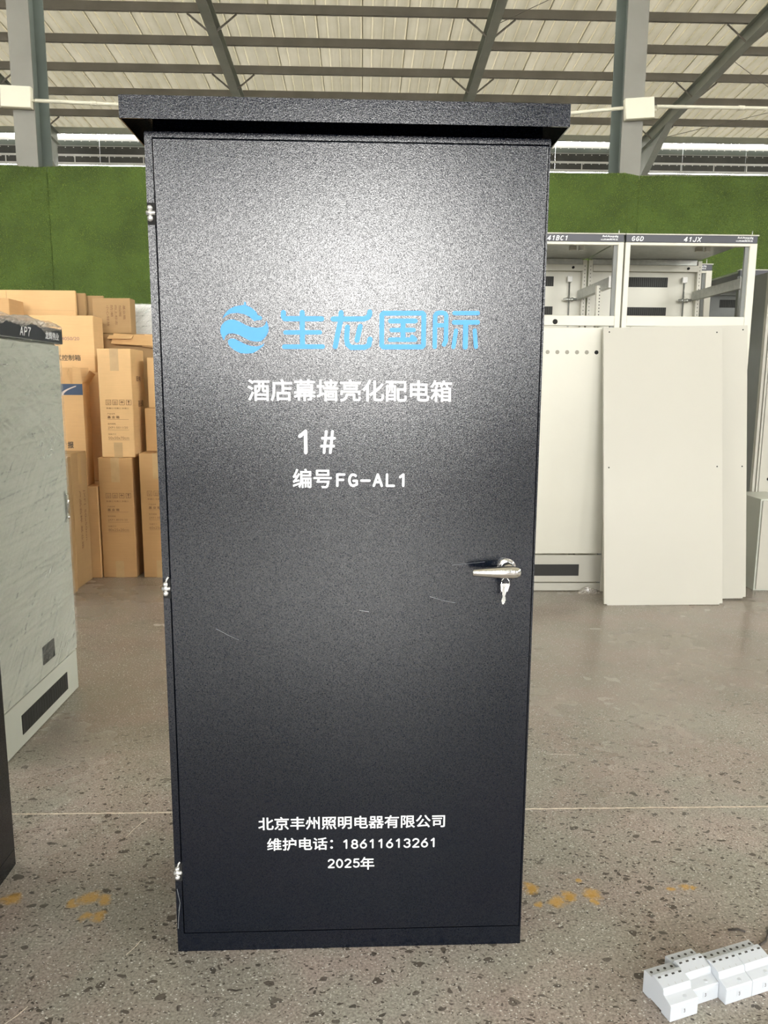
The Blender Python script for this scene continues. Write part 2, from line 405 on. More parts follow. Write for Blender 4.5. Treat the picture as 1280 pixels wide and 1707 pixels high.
mb = MB(); mb.prism([(-.035, 0), (.035, 0), (.035, -.012), (-.022, -.012), (-.022, -.17), (.035, -.17), (.035, -.18), (-.035, -.18)], -24, 24, 'x')
pm = mb.build('purlin', 'purlin_paint', ce, (0, PUR[0], roof_z(PUR[0]) - 0.005)); 
for y in PUR[1:]: link('purlin', pm.data, ce, (0, y, roof_z(y) - 0.005))
# eave beam
EV = 24.62
BX(-24, 24, EV - .05, EV + .05, roof_z(EV) - .17, roof_z(EV) - 0.01).build('eave_beam', 'rafter_paint', ce)
RAFX = [-21.0, -15.0, -9.0, -3.18, 2.76, 8.40, 14.6, 20.6]
def ibeam(mb, X, ya, yb, top, hgt, fw, tf=.014, tw=.01):
    za, zb = roof_z(ya) - top, roof_z(yb) - top
    for (h0, h1, w2) in ((0, tf, fw / 2), (hgt - tf, hgt, fw / 2), (tf, hgt - tf, tw / 2)):
        vs = [(X + sx * w2, y, z - h) for y, z in ((ya, za), (yb, zb)) for sx in (-1, 1) for h in (h0, h1)]
        mb.add(vs, [(0, 1, 3, 2), (4, 6, 7, 5), (0, 4, 5, 1), (2, 3, 7, 6), (0, 2, 6, 4), (1, 5, 7, 3)])
    return mb
for X in RAFX:
    r_ = ibeam(MB(), X, -14, 24.5, 0.225, 0.33, 0.2).build('rafter', 'rafter_paint', ce)
    # haunch and far column
    mb = MB(); z0 = roof_z(24) - 0.55
    mb.prism([(22.2, roof_z(22.2) - .54), (24.45, roof_z(24.45) - .54), (24.45, z0 - .75), (24.0, z0 - .75)], X - .006, X + .006, 'x')
    d = Vector((0, 24.0 - 22.2, (z0 - .75) - (roof_z(22.2) - .54)))
    mb.add([(X + s * .1, y, z) for y, z in ((22.2, roof_z(22.2) - .555), (24.0, z0 - .765)) for s in (-1, 1)] + [(X + s * .1, y, z + .014) for y, z in ((22.2, roof_z(22.2) - .555), (24.0, z0 - .765)) for s in (-1, 1)],
           [(0, 1, 3, 2), (4, 6, 7, 5), (0, 4, 5, 1), (2, 3, 7, 6), (0, 2, 6, 4), (1, 5, 7, 3)])
    mb.build('haunch', 'rafter_paint', r_)
    for yb in PUR[14::2]:
        for s in (-1, 1):
            MB().tube([(X + s * 0.09, yb, roof_z(yb) - .54), (X + s * 0.52, yb, roof_z(yb) - .2)], 0.022, 4, False).build('fly_brace', 'purlin_paint', r_)
# roof bracing rods
for (xa, ya, xb, yb) in ((8.4, 19, 14.6, 24.3), (14.6, 19, 8.4, 24.3), (2.76, 18, 4.6, 16)):
    MB().tube([(xa, ya, roof_z(ya) - .30), (xb, yb, roof_z(yb) - .30)], 0.007, 6).build('brace_rod', 'purlin_paint', ce)

# far wall with the open light bands under the eave
FW = 25.2
wf = structure('wall_far', None)
BX(-24, 24, FW, FW + .06, -0.1, 7.88).build('wall_panel', 'wall_sheet', wf)
for k in range(-24, 24, 2):
    BX(k + .004, k + 1.996, FW, FW + .02, 8.60, 8.775).build('light_panel', 'light_band', wf)
    for za, zb, mt in ((8.45, 8.60, 'steel_green'), (8.215, 8.435, 'dark_sheet'), (7.98, 8.15, 'dark_sheet')):
        BX(k + .004, k + 1.996, FW, FW + .03, za, zb).build('louvre_panel', mt, wf)
for za, zb in ((8.4355, 8.4495), (8.151, 8.214), (7.90, 7.979)):
    BX(-24, 24, FW + .002, FW + .02, za, zb).build('light_strip', 'light_band', wf)
mb = MB()
for k in np.arange(-23.5, 23.5, .245):
    for z in (8.40, 8.135, 8.585): mb.box(k, k + .03, FW - .012, FW - .002, z - .012, z + .012)
o = mb.build('clip', 'white_steel', wf); o['kind'] = 'stuff'  # white dots stand for light showing through holes in the sheets
for k in np.arange(-20.2, 20, 1.04): BX(k - .014, k + .014, FW - .03, FW - .005, 7.93, 8.17).build('window_post', 'white_steel', wf)

for X, nm in ((-24.1, 'wall_left'), (24.0, 'wall_right')):
    o = BX(X, X + .1, -14.3, 25.3, -.1, 8.6).build(nm, 'wall_sheet'); o['kind'] = 'structure'
    
# unseen wall behind the camera, openings placed and sized to shape the light
FY = -14.3
wn = structure('wall_front', None)
OPEN = [(-5.2, -3.7, 1.5, 6.0), (-1.9, 2.9, 1.35, 5.7), (6.0, 7.6, 2.1, 5.6), (12.5, 14, 2.1, 5.6), (-14.5, -12.5, 2.1, 5.6)]   # (x0, x1, sill, head), last three added for general light
edges = [-24.0]
for a, b, q, h in sorted(OPEN): edges += [a, b]
edges.append(24.0)
for i in range(0, len(edges), 2): BX(edges[i], edges[i + 1], FY - .1, FY, -.1, 11.2).build('wall_panel', 'wall_sheet', wn)
for a, b, q, h in OPEN:
    BX(a, b, FY - .1, FY, h, 11.2).build('wall_panel', 'wall_sheet', wn); BX(a, b, FY - .1, FY, -.1, q).build('wall_panel', 'wall_sheet', wn)
for a, b, q, h in OPEN:
    L = bpy.data.lights.new('sky_portal', 'AREA'); L.shape = 'RECTANGLE'; L.size = b - a; L.size_y = h - q; L.cycles.is_portal = True
    o = bpy.data.objects.new('sky_portal', L); COL.objects.link(o); o.location = ((a + b) / 2, FY - .05, (h + q) / 2); o.rotation_euler = (R(90), 0, 0)

# turf covered partition
TY, TZ = 7.55, 3.275
wb = structure('wall_back', None)
SEAM = [-7.2, -2.885, 2.60, 8.2]
TOPS = [(-7.2, 3.28), (-3.3, 3.265), (-2.93, 3.25), (-2.6, 3.27), (0, 3.27), (2.2, 3.262), (2.45, 3.275), (2.6, 3.25), (3.7, 3.26), (8.2, 3.25)]
def turf_top(x): return float(np.interp(x, [p[0] for p in TOPS], [p[1] for p in TOPS]))
BX(-7.2, 8.2, TY + .012, TY + .05, 0, 3.22).build('partition_board', 'turf_backing', wb)
for i in range(3):
    a, b = SEAM[i] + .004, SEAM[i + 1] - .004
    xs = np.linspace(a, b, 40); mb = MB(); yy = TY - (0.004 if i == 1 else 0)
    for k in range(39):
        x0, x1 = xs[k], xs[k + 1]
        v = [(x0, yy, 0), (x1, yy, 0), (x1, yy, turf_top(x1)), (x0, yy, turf_top(x0)), (x0, yy + .01, 0), (x1, yy + .01, 0), (x1, yy + .01, turf_top(x1)), (x0, yy + .01, turf_top(x0))]
        mb.add(v, [(0, 1, 2, 3), (5, 4, 7, 6), (3, 2, 6, 7)])
    mb.build('turf_mat', 'turf_backing', wb)
NBL = 190000
bx = RNG.uniform(-3.9, 4.3, NBL); bz = RNG.uniform(1.35, 1.0 * 3.28, NBL)
tp = np.interp(bx, [p[0] for p in TOPS], [p[1] for p in TOPS]); bz = np.minimum(bz, tp - RNG.random(NBL) * .004)
ln = RNG.uniform(.006, .014, NBL); ang = RNG.uniform(0, 2 * PI, NBL)
dx = np.cos(ang) * .009; dz = np.sin(ang) * .007 + .004
sa = RNG.uniform(0, 2 * PI, NBL); wx = np.cos(sa) * .0022; wz = np.sin(sa) * .0022
co = np.empty((NBL, 3, 3)); by = TY - .004
co[:, 0] = np.stack([bx - wx, np.full(NBL, by), bz - wz], 1); co[:, 1] = np.stack([bx + wx, np.full(NBL, by), bz + wz], 1)
co[:, 2] = np.stack([bx + dx, by - ln, bz + dz], 1)
me = bpy.data.meshes.new('turf_pile'); me.vertices.add(NBL * 3); me.vertices.foreach_set('co', co.ravel())
me.loops.add(NBL * 3); me.loops.foreach_set('vertex_index', np.arange(NBL * 3, dtype=np.int32))
me.polygons.add(NBL); me.polygons.foreach_set('loop_start', np.arange(0, NBL * 3, 3, dtype=np.int32))
me.update(calc_edges=True); me.materials.append(M['grass'])
tf = link('turf_pile', me, wb); tf['kind'] = 'stuff'

# ================================================================ STEEL COLUMNS, BOXES, CONDUIT
def column(X, label):
    t = thing('steel_column', label, 'column', (X, 7.8, 0)); h = roof_z(7.8) - .55
    BX(-.1, .1, 0, .014, 0, h).build('flange', 'steel_paint', t)
    BX(-.1, .1, .356, .37, 0, h).build('flange', 'steel_green', t)
    BX(-.005, .005, .014, .356, 0, h).build('web', 'steel_green', t)
    BX(-.16, .16, -.04, .41, 0, .02).build('base_plate', 'steel_paint', t)
    return t
column(-3.16, 'grey steel column at the left behind the green turf wall')
column(2.59, 'grey steel column at the right behind the green turf wall')
def jbox(X, Z, label, tilt):
    t = thing('junction_box', label, 'junction box', (X, 7.788, Z), (0, tilt, 0))
    BX(-.14, .14, -.055, 0, -.095, .095).build('housing', 'box_white', t, bevel=.006)
    BX(-.137, .137, -.063, -.056, -.092, .092).build('lid', 'box_white', t, bevel=.004)
    for s, zz in ((1, -.02),): MB().tube([(s * .14, -.03, zz), (s * .165, -.03, zz)], .012, 8).build('gland', 'box_white', t)
    return t
jbox(-3.20, 3.915, 'white junction box fixed to the left steel column', R(2.0))
jbox(2.63, 3.905, 'white junction box fixed to the right steel column', R(-4.5))
def conduit(pts, label):
    t = thing('conduit', label, 'conduit', pts[0]); p0 = Vector(pts[0]); q = [Vector(p) - p0 for p in pts]
    MB().tube(q, .017, 8).build('pipe', 'box_white', t)
    for f in (0.22, 0.62):
        c = q[0].lerp(q[-1], f) if len(q) == 2 else q[1]
        d = (q[-1] - q[0]).normalized(); MB().tube([c - d * .03, c + d * .03], .022, 8).build('coupling', 'box_white', t)
conduit([(-3.03, 7.758, 3.89), (-0.6, 7.758, 3.82)], 'cream cable conduit running right from the left junction box')
conduit([(0.6, 7.758, 3.72), (1.9, 7.758, 3.85), (2.475, 7.758, 3.91)], 'cream cable conduit rising to the left side of the right junction box')
conduit([(2.80, 7.758, 3.93), (6.5, 7.758, 3.93)], 'cream cable conduit running right from the right junction box')

# ================================================================ THE BLACK DISTRIBUTION CABINET
def black_body(t, w, d, h):
    mb = MB(); mb.box(0, w, .022, d, 0, h)
    mb.box(0, .0145, 0, .022, 0, h); mb.box(w - .0035, w, 0, .022, 0, h); mb.box(.0145, w - .0035, 0, .022, h - .0105, h)
    mb.box(.0145, w - .0035, 0, .022, 0, .046)
    mb.build('body', 'black', t)
    BX(.0165, w - .005, -.0015, .021, .0485, h - .0125).build('door', 'black', t, bevel=.0018)
def black_canopy(t, w, d, h):
    mb = MB(); x0, x1, y0, y1 = -.031, w + .022, -.055, d + .05; zt, zb, th = h + .047, h + .006, .0025
    mb.box(x0, x1, y0, y1, zt - th, zt)
    mb.box(x0, x1, y0, y0 + th, zb, zt - th); mb.box(x0, x1, y1 - th, y1, zb, zt - th)
    mb.box(x0, x0 + th, y0 + th, y1 - th, zb, zt - th); mb.box(x1 - th, x1, y0 + th, y1 - th, zb, zt - th)
    mb.box(0.01, w - .01, .03, d - .01, h, zt - th)
    mb.build('canopy', 'black', t)
cab = thing('electrical_cabinet', 'tall black textured metal cabinet with blue emblem and white lettering, in the centre', 'cabinet', (-0.424, 1.609, 0), (0, 0, R(0.7)))
CW, CD, CH = 0.80, 0.42, 1.785
black_body(cab, CW, CD, CH); black_canopy(cab, CW, CD, CH)
DY = -0.0024
# emblem and the large blue name, traced in photo units and laid on the door
AU = (0.6690 - 0.1375) / (800 - 365.0)
def D(px, py):  # local door coordinates
    u = 0.1385 + (px - 365) * (0.6670 - 0.1385) / (800 - 365.0)
    z = 1.4605 - (py - 505) * (1.4605 - 1.3655) / (588 - 505.0) + (px - 405) * 0.0000135
    return (u, z)
z1 = lambda x, y: D(340 + x / 5.333, 480 + y / 5.333)
z2 = lambda x, y: D(580 + x / 5.333, 490 + y / 5.333)
EM = [[(150, 265), (165, 235), (180, 213), (212, 180), (260, 155), (320, 145), (343, 140), (342, 120), (350, 111), (359, 120), (362, 145), (400, 162), (435, 190), (453, 212), (461, 235), (480, 240), (497, 252), (500, 268), (488, 280), (455, 282), (430, 290), (410, 270), (385, 247), (340, 225), (280, 214), (220, 220), (180, 240)],
      [(128, 370), (138, 330), (170, 293), (210, 275), (250, 275), (300, 295), (350, 325), (400, 345), (450, 352), (500, 345), (525, 325), (538, 288), (546, 310), (556, 350), (552, 390), (535, 425), (510, 455), (485, 478), (440, 479), (390, 470), (340, 445), (290, 415), (240, 402), (200, 405), (172, 425), (157, 468), (140, 430), (130, 400)],
      [(193, 470), (215, 452), (250, 452), (300, 480), (350, 505), (400, 521), (450, 525), (490, 513), (516, 495), (505, 520), (470, 550), (440, 570), (410, 587), (350, 590), (300, 585), (250, 560), (215, 530), (197, 505)]]
mb = MB()
for p in EM:
    bmt = bmesh.new(); f = bmt.faces.new([bmt.verts.new((z1(x, y)[0], DY, z1(x, y)[1])) for x, y in p])
    bmesh.ops.triangulate(bmt, faces=[f]); bmt.verts.index_update()
    mb.add([v.co[:] for v in bmt.verts], [tuple(v.index for v in f.verts) for f in bmt.faces]); bmt.free()
tag(mb.build('emblem', 'blue_print', cab), 'round blue wave emblem')
mb = MB(); SWD = 0.0103
def st(pts, fn, w=SWD):
    global mb; k = len(mb.v); stroke_into(mb, [fn(*p) for p in pts], w, DY - 0.00015 * random.random())
st([(690, 212), (688, 248), (700, 268), (1030, 270)], z1); st([(856, 212), (856, 525)], z1); st([(705, 395), (1012, 395)], z1, .0088); st([(692, 528), (1036, 528)], z1, .0092)
ident = lambda x, y: D(x, y)
st([(552, 531), (603, 531), (610, 528.5), (613, 524), (613.5, 519)], ident); st([(565.5, 520), (565, 533), (561, 550), (555.5, 579)], ident)
st([(576, 545), (574.5, 565), (576, 575), (582, 580.5), (605, 580.5), (612, 577), (614, 566)], ident); st([(597.5, 544), (592, 568)], ident)
st([(287, 180), (300, 166), (650, 166), (664, 180), (664, 466), (650, 480), (300, 480), (287, 466), (287, 180)], z2, .0098)
st([(365, 238), (588, 238)], z2, .0098); st([(375, 322), (575, 322)], z2, .0088); st([(362, 412), (588, 412)], z2, .0090); st([(478, 238), (478, 412)], z2, .0098); st([(560, 385), (585, 405)], z2, .0085)
st([(766, 480), (766, 190), (778, 170), (800, 163), (830, 163), (855, 170), (866, 190), (866, 425), (850, 458)], z2, .0090); st([(790, 279), (845, 279)], z2, .0085)
st([(938, 166), (1150, 166)], z2, .0085); st([(938, 252), (1150, 252)], z2, .0095); st([(1043, 252), (1043, 482)], z2, .0105); st([(957, 328), (936, 482)], z2, .0085); st([(1126, 328), (1140, 482)], z2, .0085)
mb.build('lettering', 'blue_print', cab)
UX, UZ = (1, 0, 0), (0, 0, 1)
def dl(body, u0, u1, za, zb, bold, sp=1.0): lettering(body, 'white_print', cab, (u0, DY, za), UX, UZ, u1 - u0, zb - za, bold, sp)
dl('酒店幕墙亮化配电箱', .1895, .6115, 1.2665, 1.3115, .017, 1.0)
mb = MB(); stroke_into(mb, [(.2955, 1.1945), (.3075, 1.2045), (.3075, 1.1605)], .0072, DY); mb.build('lettering', 'white_print', cab)
mb = MB()
for a in ([(.3455, 1.1605), (.3505, 1.2045)], [(.3585, 1.1605), (.3635, 1.2045)], [(.3405, 1.174), (.3655, 1.174)], [(.3425, 1.1905), (.3675, 1.1905)]): stroke_into(mb, a, .0058, DY - .0001 * random.random())
mb.build('lettering', 'white_print', cab)
dl('编号', .2795, .3615, 1.0855, 1.1265, .017); line_text('FG-AL1', 'white_print', cab, .3690, DY, 1.0880, .1500, .0290, .0052)
dl('北京丰州照明电器有限公司', .1915, .6155, .3035, .3355, .015)
dl('维护电话：', .2105, .3600, .2525, .2835, .015); line_text('18611613261', 'white_print', cab, .3810, DY, .2540, .2150, .0235, .0036)
line_text('2025', 'white_print', cab, .3475, DY, .2065, .0720, .0230, .0036); dl('年', .4225, .4545, .2010, .2325, .015)
# barrel hinges
for z in (1.633, .869, .203):
    h = BX(.0005, .016, -.001, .0215, z - .022, z + .02).build('hinge_recess', 'hole_dark', cab)
    mb = MB(); mb.ball((.0065, -.004, z + .0095), .0056); mb.ball((.0065, -.004, z - .0105), .006); mb.tube([(-.0008, -.004, z), (.0165, -.004, z)], .0042, 10)
    mb.tube([(.0065, -.004, z + .008), (.0065, -.004, z - .008)], .0035, 8)
    if z < 1: mb.tube([(.0075, -.003, z + .0145), (.0095, -.001, z + .021), (.0125, 0, z + .0245)], .0022, 6)
    mb.build('hinge', 'hinge_metal', cab)
# handle with keys
hx, hz = .737, .913
mb = MB(); mb.tube([(hx, -.001, hz), (hx, -.008, hz)], .0205, 24); mb.build('handle_rosette', 'chrome', cab)
mb = MB(); mb.tube([(hx, -.004, hz), (hx, -.02, hz), (hx, -.034, hz - .002)], [.0165, .0145, .0125], 20)
pts = [(hx + .0245, hx + .0245), ]
L = [(.0245, .003), (.022, .0085), (.016, .0120), (.006, .0138), (-.01, .0135), (-.03, .0122), (-.05, .0102), (-.068, .0084), (-.077, .0075), (-.0795, .0058)]
vs = []; fs = []; nn = 16
for i, (dx_, r_) in enumerate(L):
    for k in range(nn):
        a = 2 * PI * k / nn; vs.append((hx + dx_, -.042 + math.cos(a) * r_ * .75, hz - .002 + math.sin(a) * r_))
for i in range(len(L) - 1):
    for k in range(nn): fs.append((i * nn + k, i * nn + (k + 1) % nn, (i + 1) * nn + (k + 1) % nn, (i + 1) * nn + k))
mb.add(vs, fs, True); k0 = len(mb.v) - len(vs)
mb.f += [tuple(k0 + k for k in range(nn)), tuple(k0 + (len(L) - 1) * nn + k for k in range(nn))]; mb.smooth += [False, False]
tag(mb.build('handle', 'chrome', cab), 'chrome lever handle')
MB().tube([(hx + .0002, -.0425, hz - .0165), (hx - .0002, -.0425, hz + .0125)], .0003, 6).build('handle_seam', 'slot_dark', cab)
kt = thing('key_bunch', 'small bunch of metal keys hanging from the black cabinet handle', 'keys', (0, 0, 0))
kt.matrix_world = Matrix.Translation((-0.424, 1.609, 0)) @ Matrix.Rotation(R(.7), 4, 'Z') @ Matrix.Translation((hx - .008, -.040, hz - .0155))
ring = [(.0085 * math.cos(a), 0.002 * math.sin(a), -.0085 + .0085 * math.sin(a)) for a in np.linspace(0, 2 * PI, 20)]
MB().tube(ring, .0009, 6).build('key_ring', 'chrome', kt)
for dx_, an, ln_ in ((-.006, 6, .040), (-.001, -4, .044), (.005, -16, .040)):
    k = MB(); k.box(-.0045, .0045, -.0008, .0008, -.016, .001); k.box(-.0020, .0020, -.0008, .0008, -ln_, -.016); k.box(.002, .0034, -.0008, .0008, -ln_ + .003, -ln_ + .012)
    k.build('key', 'hinge_metal', kt, (dx_, -.001, -.012), (0, R(-an), 0))
# scratches and the dented lower corner
def sc_(pts, w=.0007): 
    m_ = MB(); stroke_into(m_, pts, w, DY, 2); m_.build('scratch_mark', 'scratch', cab)
sc_([(.1105, .779), (.135, .765), (.158, .754)], .0009); sc_([(.573, .848), (.600, .840), (.628, .834)], .0006); sc_([(.42, .818), (.44, .815)], .0006); sc_([(.62, .918), (.69, .925)], .0005)
m_ = MB(); stroke_into(m_, [(.0035, .16), (.009, .125), (.0045, .09), (.0025, .06)], .0012, -.0004, 3); stroke_into(m_, [(.009, .125), (.0055, .105)], .0012, -.0006, 3); m_.build('scratch_mark', 'scratch', cab)

# left neighbours: a second black cabinet at the frame edge
b2 = thing('electrical_cabinet', 'black metal cabinet cut off by the left photo edge, nearest the camera', 'cabinet', (-0.945, 1.15, 0), (0, 0, R(90)))
black_body(b2, 0.8, .42, CH); black_canopy(b2, 0.8, .42, CH)

# ================================================================ FILM-WRAPPED GREY CABINET (AP7)
ap = thing('wrapped_cabinet', 'pale grey cabinet in clear stretch film with black AP7 name strip, at the left', 'cabinet', (-1.235, 2.50, 0), (0, 0, R(90)))
# local x runs away from the camera (world +Y); local -y faces world +X
BX(0, .705, .0, .55, 0, 1.455).build('body', 'ap_grey', ap, bevel=.003)
BX(.012, .693, -.018, 0, .185, 1.448).build('door', 'ap_grey', ap, bevel=.002)
BX(.004, .701, -.012, 0, .004, .175).build('plinth', 'ap_grey', ap, bevel=.002)
BX(-.01, .735, -.02, .55, 1.456, 1.515).build('name_strip', 'sign_black', ap, bevel=.003)
line_text('AP7', 'white_print', ap, .338, -.0215, 1.468, .088, .034, .0050, .2)
ns = MB(); text_into(ns, '龙辉伟业', (.558, -.0215, 1.468), UX, UZ, .135, .030, .02)
ns.build('lettering', 'white_print', ap)
v = BX(.15, .58, -.0145, -.011, .045, .118).build('vent_slot', 'slot_dark', ap)
mb = MB()
for k in range(18): mb.box(.155 + k * .0235, .157 + k * .0235, -.016, -.0146, .047, .116)
mb.build('vent_fin', 'dark_sheet', v)['kind'] = 'stuff'
BX(.345, .457, -.0205, -.0181, .234, .306).build('vent_opening', 'slot_dark', ap)
mb = MB(); mb.box(.646, .662, -.0225, -.0181, .735, .865); mb.build('handle_plate', 'zinc', ap, bevel=.004)
mb = MB(); mb.tube([(.654, -.03, .775), (.654, -.032, .85)], .004, 8); mb.ball((.654, -.03, .757), .007); mb.tube([(.654, -.02, .85), (.654, -.032, .85)], .004, 8); mb.build('handle', 'chrome', ap)
# film over the face
nx, nz = 170, 320; xs = np.linspace(0, .706, nx); zs = np.linspace(.19, 1.46, nz)
Xg, Zg = np.meshgrid(xs, zs)
def fold(x, z, cx, cz, ang, ln, wd, hgt):
    u = (x - cx) * math.cos(ang) + (z - cz) * math.sin(ang); w = -(x - cx) * math.sin(ang) + (z - cz) * math.cos(ang)
    return hgt * np.exp(-(w / wd) ** 2) * np.exp(-(u / ln) ** 4)
Yg = np.zeros_like(Xg)
for k in range(210):
    reg = random.random()
    if reg < .45: cz, an, ln_, h_ = random.uniform(1.05, 1.45), random.uniform(-.8, .5), random.uniform(.04, .2), random.uniform(.002, .007)
    elif reg < .8: cz, an, ln_, h_ = random.uniform(.35, .9), random.uniform(-.12, .15), random.uniform(.1, .3), random.uniform(.0012, .004)
    else: cz, an, ln_, h_ = random.uniform(.1, 1.2), random.uniform(.7, 1.0), random.uniform(.1, .3), random.uniform(.001, .003)
    Yg += fold(Xg, Zg, random.uniform(0, .7), cz, an, ln_, random.uniform(.003, .008), h_ * 1.5)
for k in range(46):
    q = random.random()
    Yg += fold(Xg, Zg, random.uniform(.05, .65), .62 + .50 * q, random.uniform(.66, .82), random.uniform(.12, .3), random.uniform(.0016, .003), random.uniform(.002, .005))
for k in range(10):
    Yg += fold(Xg, Zg, random.uniform(.1, .5), random.uniform(.2, .42), random.uniform(.75, 1.05), random.uniform(.06, .16), random.uniform(.0016, .0028), random.uniform(.004, .008))
Yg *= np.clip(np.minimum(Xg, .706 - Xg) / .03, 0, 1)
Yg = -.0205 - np.minimum(Yg, .012)
fm = MB(); vs = [(float(Xg[j, i]), float(Yg[j, i]), float(Zg[j, i])) for j in range(nz) for i in range(nx)]
fs = [(j * nx + i, j * nx + i + 1, (j + 1) * nx + i + 1, (j + 1) * nx + i) for j in range(nz - 1) for i in range(nx - 1)]
fm.add(vs, fs, True).build('stretch_film', 'stretch_film', ap)
# bunched film along the top
bm_ = MB(); nx, ny = 60, 14; vs = []
for j in range(ny):
    for i in range(nx):
        x = -.005 + i * .72 / (nx - 1); s = j / (ny - 1)
        top = 1.516 + .010 + .012 * math.sin(x * 23) * math.sin(x * 9 + 1) + .006 * random.random()
        if s < .4: y = -.024 - .004 * math.sin(x * 40 + j) ; z = top - (0.4 - s) * (.05 + .045 * max(0, math.sin(x * 13 + .5)) )
        else: y = -.024 + (s - .4) * .5; z = top + .004 * random.random() + .010 * math.sin(x * 31 + j)
        vs.append((x, y, z))
fs = [(j * nx + i, j * nx + i + 1, (j + 1) * nx + i + 1, (j + 1) * nx + i) for j in range(ny - 1) for i in range(nx - 1)]
tag(bm_.add(vs, fs, False).build('film_bunch', 'film_dense', ap), 'crumpled film over the top edge')

# ================================================================ CREAM SWITCHGEAR CABINETS ON THE RIGHT
def switchgear(x0, yf, label, name_texts, w=.80, d=.80, h=2.2, mat='cream_paint', lower=True, sign=True, posts=(.03, .045), holes=False, brk=1.93):
    t = thing('switchgear_cabinet', label, 'cabinet', (x0, yf, 0))
    pl_, pr_ = posts
    for a, b, y0_, y1_, pm_ in ((0, pl_, 0, .04, mat), (w - pr_, w, 0, .04, mat), (0, .03, d - .04, d, mat), (w - .03, w, d - .04, d, mat)):
        mb = MB(); mb.box(a, b, y0_, y1_, 0, h - .045 if y0_ == 0 else h - .03); o = mb.build('post', pm_, t, bevel=.002)
        if y0_ > 0:
            mb = MB()
            for k in range(38): mb.box((a + b) / 2 - .0025, (a + b) / 2 + .0025, y0_ - .0008, y0_ - .0002, 1.2 + k * .025, 1.206 + k * .025)
            mb.build('post_hole', 'hole_dark', o)['kind'] = 'stuff'
    BX(w - pr_ - .022, w - pr_, .012, .03, .05, h - .06).build('post_return', 'shade_grey', t)
    BX(pl_, w - pr_, 0, .04, h - .062, h - .0455).build('top_rail', mat, t, bevel=.0015)
    if sign:
        s_ = BX(.0, w - .004, -.004, .03, h - .045, h - .003).build('name_strip', 'sign_black', t, bevel=.0015)
        for body, a, b, za, zb, bold, slant in name_texts:
            if all(c in SF for c in body): line_text(body, 'white_print', s_, a, -.006, h + za, b - a, zb - za, .0050, slant)
            else: lettering(body, 'white_print', s_, (a, -.006, h + za), UX, UZ, b - a, zb - za, bold, 1.0, slant)
        BX(-.002, w + .004, -.006, .05, h - .003, h + .004).build('top_trim', 'panel_grey', t)
    BX(.002, w - .002, .04, d - .002, h - .02, h - .004).build('roof_plate', 'zinc', t)
    BX(.03, w - .03, d - .03, d - .01, h - .06, h - .022).build('rear_rail', 'zinc', t, bevel=.002)
    BX(.03, w - .03, d - .045, d - .03, h - .105, h - .062).build('rear_rail', mat, t, bevel=.003)
    # back panel with two louvred slots near the top
    bp = BX(.02, w - .02, d + .001, d + .015, .06, h - .06).build('back_panel', mat, t)
    cx = w / 2
    for za, zb in ((1.995, 2.062), (1.800, 1.857)):
        BX(cx - .178, cx + .178, d - .001, d + .0005, za, zb).build('louvre', 'slot_dark', bp)
        mb = MB()
        for k in range(24): mb.box(cx - .172 + k * .0146, cx - .168 + k * .0146, d - .003, d - .0012, za + .004, zb - .004)
        mb.build('louvre_fin', 'dark_sheet', bp)['kind'] = 'stuff'
    # side channel, clips, hanging latch
    mb = MB(); mb.prism([(w - .065, brk - .03), (w - .03, brk - .03), (w - .03, brk - .026), (w - .061, brk - .026), (w - .061, brk + .026), (w - .03, brk + .026), (w - .03, brk + .03), (w - .065, brk + .03)], .045, d - .05, 'y')
    mb.build('side_channel', 'zinc', t)
    BX(w - .067, w - .028, .0405, .0445, brk - .034, brk + .034).build('channel_end', 'foam_white', t)
    mb = MB(); mb.tube([(w - .16, d - .06, brk - .03), (w - .07, d - .06, brk - .03)], .009, 8); mb.ball((w - .135, d - .06, brk - .03), .014); mb.ball((w - .10, d - .06, brk - .03), .014); mb.build('clamp_bolt', 'zinc', t)
    BX(w - .135, w - .10, d - .05, d - .02, 2.02, 2.06).build('latch', 'foam_white', t, bevel=.004)
    MB().tube([(w - .118, d - .035, 2.02), (w - .115, d - .035, 1.2)], .006, 6).build('latch_rod', 'zinc', t)
    MB().tube([(w - .1, d - .055, h - .083), (w - .1, d - .045, h - .083)], .009, 10).build('rail_bolt', 'hole_dark', t)
    BX(w - .25, w - .21, .28, .31, h - .045, h - .021).build('roof_clip', 'panel_grey', t); BX(w - .19, w - .16, .28, .31, h - .045, h - .021).build('roof_clip', 'foam_white', t)
    if lower:
        mr = BX(pl_, w - pr_, .002, .03, 1.666, 1.725).build('middle_rail', mat, t, bevel=.002)
        if holes: MB().tube([(.404, .0005, 1.688), (.404, .003, 1.688)], .0155, 20).build('rail_hole', 'hole_dark', mr)
        dp = BX(pl_ + .002, w - pr_ - .002, .004, .024, .248, 1.655).build('lower_panel', mat if holes else 'panel_grey', t, bevel=.003)
        if holes:
            for k, X in enumerate((1.135, 1.195, 1.255, 1.316, 1.376, 1.436)):
                MB().tube([(X - x0, .0025, 1.507), (X - x0, .006, 1.507)], .0125, 18).build('hole_plug', 'plug_grey' if k < 5 else 'hole_dark', dp)
        BX(pl_ + .001, w - pr_ - .001, .003, .02, .062, .238).build('plinth_panel', 'panel_grey', t, bevel=.002)
        BX(cx - .222, cx + .222, .0018, .004, .103, .178).build('plinth_vent', 'slot_dark', t)
        BX(pl_, w - pr_, .006, .03, .004, .054).build('kick_plate', 'panel_grey', t, bevel=.002)
    else:
        BX(pl_, w - pr_, .002, .03, .9, .95).build('middle_rail', mat, t)
    return t
